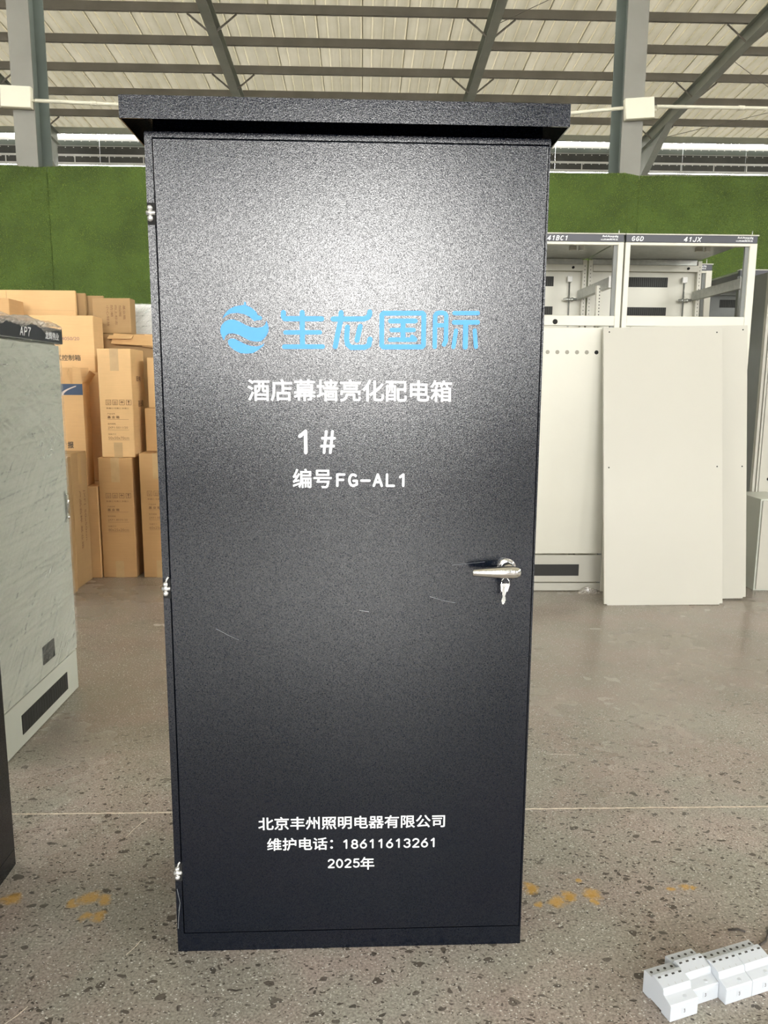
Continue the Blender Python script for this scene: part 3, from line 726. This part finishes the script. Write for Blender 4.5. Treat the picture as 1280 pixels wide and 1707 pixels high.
logo = lambda a, w_=.10: [('SuUnwydq', a, a + w_ * .95, -.021, -.008, .03, .25), ('山西森辉伟业', a - .008, a + w_ * .95, -.037, -.028, .02, 0), ('Enterprise', a + w_ * .45, a + w_ * .97, -.0255, -.0205, 0, .2)]
switchgear(1.5795, 4.76, 'cream switchgear cabinet lettered 41JX, two loose panels leaning on it', [('GGD', .032, .102, -.040, -.012, .012, .2), ('41JX', .348, .450, -.041, -.012, .012, .2)] + logo(.672))
switchgear(0.769, 4.76, 'cream switchgear cabinet lettered 41BC1, partly behind the black cabinet', [('GGD', .032, .102, -.040, -.012, .012, .2), ('41BC1', .336, .458, -.041, -.012, .012, .2)] + logo(.665), posts=(.03, .034), holes=True)
bc = [o for o in bpy.data.objects if o.get('label', '').startswith('cream switchgear cabinet lettered 41BC1')][0]
mb = MB(); mb.box(.715, .719, .22, .25, .6, 1.93); mb.box(.719, .747, .22, .223, .6, 1.93); o = mb.build('inner_post', 'cream_paint', bc)
mb = MB()
for k in range(50): mb.box(.730, .736, .2190, .2197, 1.907 - k * .020, 1.914 - k * .020)
mb.build('post_hole', 'hole_dark', o)['kind'] = 'stuff'
switchgear(1.80, 5.85, 'cream switchgear frame standing in the row behind the 41JX cabinet', logo(.655), lower=False)
switchgear(2.93, 6.10, 'dark shaded switchgear frame behind, right of the other cabinets', [], mat='shade_grey', lower=True, sign=True, brk=1.80)  # frame's grey is darkened to stand for the shade back there
# thin rods above the sign strips
for X, Y, zt, lb in ((1.548, 4.80, 2.232, 'thin threaded rod on top corner of the 41BC1 cabinet'), (2.362, 4.80, 2.235, 'thin threaded rod on top corner of the 41JX cabinet'), (2.575, 5.9, 2.245, 'thin threaded rod on top of the rear cream cabinet')):
    o = MB().tube([(0, 0, 0), (0, 0, zt - 2.204)], .0035, 8).build('threaded_rod', 'zinc', None, (X, Y, 2.204)); tag(o, lb, 'rod')

# loose panels leaning on the switchgear
def loose_panel(name, label, x0, x1, yb, yt, length, roll, mat='panel_grey', holes=()):
    an = math.asin((yt - yb) / length); w = x1 - x0
    t = thing(name, label, 'panel', (x0, yb, 0.0), (0, 0, 0))
    t.rotation_euler = (-an, roll, 0)
    mb = MB(); mb.box(0, w, 0, .0015, .008, length)
    mb.box(0, .0015, .0015, .02, .008, length); mb.box(w - .0015, w, .0015, .02, .008, length); mb.box(.0015, w - .0015, .0015, .02, length - .0015, length)
    mb.box(.018, w - .018, .0015, .02, 0.0, .008)
    mb.build('sheet', mat, t)
    for hx_, hz_ in holes: MB().tube([(hx_, -.0008, hz_), (hx_, .001, hz_)], .0045, 10).build('bolt_hole', 'hole_dark', t)
    return t
loose_panel('loose_panel', 'front loose pale grey sheet panel leaning on the cream cabinets', 1.462, 2.184, 4.440, 4.703, 1.672, R(-.3), holes=((.035, 1.645), (.69, 1.645), (.03, .83), (.69, .835)))
loose_panel('loose_panel', 'second loose pale grey sheet panel behind the front one, right edge showing', 1.66, 2.378, 4.545, 4.736, 1.672, R(-1.1), holes=((.69, 1.645), (.69, .815)))
t = thing('metal_enclosure', 'low grey metal enclosure on the floor at the right photo edge', 'enclosure', (2.544, 4.765, 0))
BX(0, .6, .012, .36, 0, .6).build('body', 'ap_grey', t, bevel=.002); BX(.01, .6, 0, .011, .01, .59).build('door', 'panel_grey', t, bevel=.002)
t = thing('tall_cabinet', 'tall grey cabinet standing behind the low enclosure at right edge', 'cabinet', (2.672, 5.15, 0))
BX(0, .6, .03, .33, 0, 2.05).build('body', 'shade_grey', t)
mb = MB(); mb.box(.0, .018, -.004, .029, 0, 2.05); mb.box(.022, .035, -.012, .029, 0, 2.05); mb.build('frame_edge', 'panel_grey', t)
dd = BX(.038, .6, -.016, .029, .01, 2.04).build('door', 'panel_grey', t, bevel=.002)
MB().tube([(.10, -.018, .685), (.10, -.015, .685)], .011, 14).build('bolt_hole', 'hole_dark', dd)

# ================================================================ CARDBOARD CARTONS
def carton(label, x0, x1, yf, d, z0, z1, rz=0.0, mat='cardboard', tape=True, group=None, flaps=False, name='carton'):
    w = x1 - x0; h = z1 - z0
    t = thing(name, label, 'box', (x0, yf, z0), (0, 0, rz), group)
    if flaps:
        mb = MB(); th = .006
        mb.box(0, w, 0, th, 0, h); mb.box(0, w, d - th, d, 0, h); mb.box(0, th, th, d - th, 0, h); mb.box(w - th, w, th, d - th, 0, h); mb.box(th, w - th, th, d - th, 0, th)
        mb.build('body', mat, t)
    else:
        b = BX(0, w, 0, d, 0, h).build('body', mat, t, bevel=.005)
        mb = MB(); mb.box(-.0004, w + .0004, d * .5 - .001, d * .5 + .001, h, h + .0008); mb.build('flap_seam', 'cardboard_edge', t)
    if tape:
        mb = MB(); mb.box(w * .5 - .028, w * .5 + .028, -.0007, -.0001, h * .80, h + .0005); mb.box(w * .5 - .028, w * .5 + .028, -.0007, d, h + .0001, h + .0008)
        mb.build('tape', 'tape', t)
        BX(w * .5 - .028, w * .5 + .028, -.0007, -.0001, .0, h * .14).build('tape', 'tape', t)
    return t
def icons(t, x, z, s, y=-.0012, ux=(1, 0, 0)):
    """four handling marks in outlined squares"""
    mb = MB(); ux = Vector(ux); n_ = Vector((0, 0, 0))
    def q(a, b, c, d_): o = Vector((0, 0, 0)); mb.add([ux * a + Vector((0, 0, c)), ux * b + Vector((0, 0, c)), ux * b + Vector((0, 0, d_)), ux * a + Vector((0, 0, d_))], [(0, 1, 2, 3)])
    for i in range(4):
        a = i * s * 1.3; e = s * .08
        q(a, a + s, 0, e); q(a, a + s, s - e, s); q(a, a + e, 0, s); q(a + s - e, a + s, 0, s)
        if i == 0: q(a + .3 * s, a + .7 * s, .2 * s, .28 * s); q(a + .3 * s, a + .38 * s, .2 * s, .8 * s); q(a + .62 * s, a + .7 * s, .2 * s, .8 * s)
        if i == 1: q(a + .3 * s, a + .4 * s, .2 * s, .7 * s); q(a + .6 * s, a + .7 * s, .2 * s, .7 * s); q(a + .22 * s, a + .78 * s, .14 * s, .2 * s); q(a + .26 * s, a + .74 * s, .55 * s, .62 * s)
        if i == 2: q(a + .2 * s, a + .8 * s, .45 * s, .62 * s); q(a + .32 * s, a + .68 * s, .62 * s, .72 * s); q(a + .47 * s, a + .53 * s, .15 * s, .45 * s)
        if i == 3: q(a + .33 * s, a + .67 * s, .5 * s, .85 * s); q(a + .45 * s, a + .55 * s, .2 * s, .5 * s); q(a + .33 * s, a + .67 * s, .13 * s, .2 * s)
    return mb.build('handling_mark', 'ink_brown', t, (x, y, z))
def spec_print(t, w, h, size, o=(0, -.0012, 0), sc=1.0, ink='ink_brown', zi=None):
    z = zi if zi is not None else h * .60; u = sc
    icons(t, w * .19, z, .034 * u)
    mb = MB(); Y = -.0012
    text_into(mb, '数量□ 毛重□ 净重□', (w * .20, Y, z - .026 * u), UX, UZ, .145 * u, .010 * u, .006)
    text_into(mb, '产品名称', (w * .22, Y, z - .062 * u), UX, UZ, .050 * u, .010 * u, .008)
    text_into(mb, '基 业 箱', (w * .22, Y, z - .088 * u), UX, UZ, .078 * u, .018 * u, .03)
    text_into(mb, '型号规格', (w * .22, Y, z - .128 * u), UX, UZ, .052 * u, .010 * u, .008)
    text_into(mb, size[0], (w * .22, Y, z - .158 * u), UX, UZ, .130 * u, .017 * u, .0)
    text_into(mb, '包装尺寸', (w * .22, Y, z - .196 * u), UX, UZ, .052 * u, .010 * u, .008)
    text_into(mb, size[1], (w * .22, Y, z - .224 * u), UX, UZ, .135 * u, .017 * u, .0)
    for zz in (.095, .164, .230): mb.box(w * .22, w * .22 + .138 * u, Y, Y + .0003, z - zz * u, z - zz * u + .0016)
    mb.build('lettering', ink, t)
G = None
c1 = carton('tall carton standing on the floor under the printed upper carton, left side', -1.750, -1.525, 5.14, .32, 0, .815, mat='cardboard_shaded'); spec_print(c1, .225, .815, ('JXF1-8025/20', '80x25x20cm'), zi=.545)
c2 = carton('tall floor carton half hidden behind the black cabinet left edge', -1.478, -1.245, 5.14, .32, 0, .845, mat='cardboard_shaded'); spec_print(c2, .233, .845, ('JXF1-0025/20', '60x25x20cm'), zi=.560)
c3 = carton('upright printed carton standing on top of a floor carton', -1.722, -1.505, 5.155, .30, .8165, 1.525, mat='cardboard_light'); spec_print(c3, .217, .708, ('JXF1-5011/20', '50x50x70cm'), zi=.345)
mb = MB(); text_into(mb, '基业箱', (.2188, .12, .33), (0, 1, 0), UZ, .12, .045, .02); text_into(mb, '配电', (.2188, .10, .50), (0, 1, 0), UZ, .10, .035, .02); mb.build('lettering', 'ink_brown', c3)
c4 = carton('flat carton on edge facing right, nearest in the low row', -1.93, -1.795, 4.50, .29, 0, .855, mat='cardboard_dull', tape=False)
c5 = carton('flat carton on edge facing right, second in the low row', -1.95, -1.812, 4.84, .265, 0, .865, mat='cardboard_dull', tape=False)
for c_, w_, dd_ in ((c4, .135, .29), (c5, .138, .265)):
    mb = MB(); text_into(mb, '产品名称 基业箱', (w_ + .0012, .10, .62), (0, 0, -1), (0, 1, 0), .38, .035, .01); text_into(mb, 'JXF1 50x50cm', (w_ + .0012, .17, .62), (0, 0, -1), (0, 1, 0), .34, .04, .01); mb.build('lettering', 'ink_brown', c_)
    BX(w_ + .0002, w_ + .001, .11, .16, .66, .855).build('tape', 'tape', c_)
c6 = carton('short plain carton on the floor beneath the blue banded carton', -2.30, -1.757, 5.125, .60, 0, .624, mat='cardboard', tape=False)
c7 = carton('open carton with a dark blue band and torn top flaps', -2.12, -1.832, 5.17, .13, .625, 1.30, mat='cardboard', tape=False, flaps=True)
BX(.0, .288, -.0012, -.0002, .600, .672).build('blue_band', 'ink_blue', c7); mb = MB()
for i in range(12):
    a = i / 12; b = (i + 1) / 12; f = lambda q: (.155 + .09 * q, .600 + .06 * q ** .5)
    mb.add([(f(a)[0] - .01 * (1 - a), -.0018, f(a)[1] - .0), (f(b)[0] - .01 * (1 - b), -.0018, f(b)[1]), (f(b)[0] + .004, -.0018, f(b)[1] - .006 * (1 - b)), (f(a)[0] + .006, -.0018, f(a)[1] - .006)], [(0, 1, 2, 3)])
mb.build('pale_swoosh', 'ink_pale', c7)
text_into(MB(), '报', (.170, -.0012, .25), UX, UZ, .04, .045, .03).build('lettering', 'ink_black', c7)
mb = MB(); mb.poly([(.175, -.001, .675), (.215, -.001, .675), (.215, -.02, .775), (.20, -.025, .74), (.185, -.02, .775)]); mb.poly([(.288, .0, .675), (.288, .13, .675), (.34, .11, .735), (.34, .0, .76)])
mb.poly([(.225, .0, .675), (.288, 0, .675), (.285, -.012, .775), (.235, -.012, .785)]); mb.poly([(0, .13, .675), (.288, .13, .675), (.288, .132, .78), (0, .132, .78)]); mb.build('flap', 'cardboard', c7)
c8 = carton('plain carton behind the blue banded carton', -2.36, -1.805, 5.425, .30, .6245, 1.378, mat='cardboard', tape=False)
c9 = carton('large printed carton marked 4050/20, above the AP7 cabinet end', -2.258, -1.832, 5.44, .20, 1.379, 1.757, mat='cardboard_light', tape=False)
mb = MB(); text_into(mb, 'JXF1-4050/20', (.122, -.0012, .205), UX, UZ, .206, .030, .006); mb.build('lettering', 'ink_mauve', c9)
mb = MB(); text_into(mb, '壁挂式控制箱', (.072, -.0012, .075), UX, UZ, .258, .040, .012); mb.build('lettering', 'ink_black', c9)
for i, (dx_, lb) in enumerate(((0, 'large pale flattened carton, front sheet under the green wall at left'), (.055, 'large flattened carton just behind the front pale sheet'), (.17, 'large flattened carton at the back of the flattened stack'))):
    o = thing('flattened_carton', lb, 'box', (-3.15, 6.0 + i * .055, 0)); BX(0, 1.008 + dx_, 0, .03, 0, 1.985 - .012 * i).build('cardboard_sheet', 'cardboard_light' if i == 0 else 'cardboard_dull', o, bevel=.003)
    mb = MB(); mb.box(0, 1.0, -.001, -.0002, 1.84, 1.8405); mb.box(.5, .502, -.001, -.0002, 0, 1.98); mb.build('fold_crease', 'cardboard_edge', o)
c10 = carton('tall narrow carton behind AP7 at the left photo edge', -2.70, -2.468, 5.62, .24, 0, 1.885, mat='cardboard', tape=True)
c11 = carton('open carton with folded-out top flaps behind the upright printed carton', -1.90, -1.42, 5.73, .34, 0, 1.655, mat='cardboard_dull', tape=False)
BX(0, .30, -.006, 0, -.095, 0).build('flap', 'cardboard', c11, (.115, 0, 1.655), (R(-38), R(3), 0))
BX(0, .16, -.006, 0, -.10, 0).build('flap', 'cardboard_light', c11, (.335, .004, 1.650), (R(-30), R(6), 0))
BX(0, .17, -.005, 0, -.05, 0).build('flap', 'cardboard_light', c11, (.085, -.012, 1.640), (R(-62), 0, 0))
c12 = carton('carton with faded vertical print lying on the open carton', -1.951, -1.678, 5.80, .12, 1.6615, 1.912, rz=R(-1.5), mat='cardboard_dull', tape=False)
mb = MB()
for k in range(5): text_into(mb, ['小心轻放', '防潮', '向上标志', '怕雨', '基业箱'][k], (.10 + k * .03, -.0012, .20), (0, 0, -1), UX, [.15, .08, .14, .08, .1][k], .018, .01)
mb.build('lettering', 'ink_brown', c12)
c13 = carton('narrow upright carton strip beside the black cabinet, above the half hidden carton', -1.442, -1.34, 5.30, .16, 1.140, 1.475, mat='cardboard_light', tape=False)
c14 = carton('small carton between the half hidden floor carton and the narrow strip', -1.465, -1.32, 5.28, .18, .846, 1.139, mat='cardboard', tape=False)
o = thing('wrapped_bundle', 'white bundle wrapped in film behind the cartons, against the turf', 'bundle', (-1.80, 6.25, 0)); BX(0, .62, 0, .4, 0, 1.915).build('board_stack', 'foam_white', o, bevel=.01)
mb = MB(); nx, nz = 40, 60; vs = []
for j in range(nz):
    for i in range(nx):
        x = i * .62 / (nx - 1); z = 1.2 + j * .72 / (nz - 1); vs.append((x, -.006 - .006 * abs(math.sin((x * .7 + z) * 55)) * random.random(), z))
mb.add(vs, [(j * nx + i, j * nx + i + 1, (j + 1) * nx + i + 1, (j + 1) * nx + i) for j in range(nz - 1) for i in range(nx - 1)], True); mb.build('stretch_film', 'stretch_film', o)

# ================================================================ MODULAR CONTACTORS ON THE FLOOR
PROF = [(0, .0005), (0, .036), (.002, .0385), (.021, .0445), (.0235, .0465), (.0245, .0555), (.027, .058), (.052, .0640), (.060, .0640), (.0615, .0625), (.0615, .0565), (.064, .0560), (.086, .0550), (.088, .0525), (.088, .0005), (.066, .0005), (.066, .005), (.028, .005), (.028, .0005)]
def contactor(off, back, label):
    a = R(18.0); dirv = Vector((math.cos(a), math.sin(a), 0)); nrm = Vector((-math.sin(a), math.cos(a), 0))
    p = Vector((.640, 1.383, 0)) + dirv * off + nrm * back
    t = thing('modular_contactor', label, 'contactor', p, (0, 0, a)); w = .0705
    MB().prism(PROF, 0, w, 'x').build('housing', 'contactor_white', t, bevel=.0012)
    for k in range(4):
        x = w * (k + .5) / 4
        MB().tube([(x, .0745, .0550), (x, .0745, .0563)], .0031, 10).build('screw_hole', 'contactor_dark', t)
        BX(x - .0032, x + .0032, .0475, .0505, .0625, .0645).build('slot', 'contactor_dark', t)
    mb = MB()
    for k in range(3): mb.box(w * (k + 1) / 4 - .0003, w * (k + 1) / 4 + .0003, .0275, .066, .058, .0662, Matrix.Identity(4))
    # grooves follow the sloped nose
    mb = MB()
    for k in range(1, 4):
        x = w * k / 4; mb.add([(x - .0003, .028, .0585), (x + .0003, .028, .0585), (x + .0003, .060, .0645), (x - .0003, .060, .0645)], [(0, 1, 2, 3)])
    mb.build('pole_joint', 'plug_grey', t)
    MB().tube([(w * .62, .011, .0405), (w * .62, .011, .0425)], .0042, 14).build('terminal_cap', 'contactor_white', t)
    mk = BX(w * .5 - .007, w * .5 + .007, -.0008, 0, .014, .026).build('rating_patch', 'contactor_white', t, bevel=.0004)
    line_text('3', 'contactor_dark', mk, w * .5 - .0025, -.0012, .0155, .0045, .0085, .0012)
    return t
contactor(0, 0, 'white modular contactor at the left end of the floor row')
contactor(.0715, .019, 'white modular contactor set back, second from the left end of the row')
contactor(.1430, -.002, 'white modular contactor third from the left end of the row')
contactor(.2145, -.002, 'white modular contactor cut by the right photo edge, far end of row')
o = MB().tube([(.0, 0, .004), (.02, .012, .004), (.035, .03, .005), (.042, .045, .006)], .0028, 8).build('wire_offcut', 'wire_brown', None, (.940, 1.597, 0)); tag(o, 'short dark bent wire on the floor behind the contactor row', 'wire')
o = MB().tube([(.0, 0, .003), (.025, .002, .003), (.038, -.008, .003)], .0024, 8).build('wire_offcut', 'wire_brown', None, (.890, 1.650, 0)); tag(o, 'tiny dark wire scrap on the floor farther from the contactors', 'wire')

# light scuffs ground into the slab
for pts in (((-.648, 2.17), (-.672, 2.11), (-.682, 2.07)), ((-.520, 1.648), (-.528, 1.625), (-.541, 1.600)), ((-.703, 1.455), (-.716, 1.43), (-.735, 1.405)), ((.66, 2.56), (.78, 2.55))):
    m_ = MB()
    for i in range(len(pts) - 1):
        a = Vector((*pts[i], .0005)); b = Vector((*pts[i + 1], .0005)); d = (b - a).normalized(); q = Vector((-d.y, d.x, 0)) * .0011
        m_.poly([a + q, b + q, b - q, a - q])
    m_.build('scuff', 'joint_light', bpy.data.objects['floor'])
# crumpled film scrap at the foot of the 41BC1 cabinet
m_ = MB(); n_ = 12; vs = []
for j in range(n_):
    for i in range(n_):
        u, v = i / (n_ - 1), j / (n_ - 1)
        vs.append((u * .14 + .01 * random.random(), v * .05 + .012 * random.random(), .002 + .048 * math.sin(PI * u) * math.sin(PI * v) * (.4 + .6 * random.random())))
m_.add(vs, [(j * n_ + i, j * n_ + i + 1, (j + 1) * n_ + i + 1, (j + 1) * n_ + i) for j in range(n_ - 1) for i in range(n_ - 1)])
o = m_.build('film_scrap', 'film_dense', None, (1.375, 4.69, 0)); tag(o, 'crumpled clear film scrap on the floor by the 41BC1 cabinet', 'scrap')
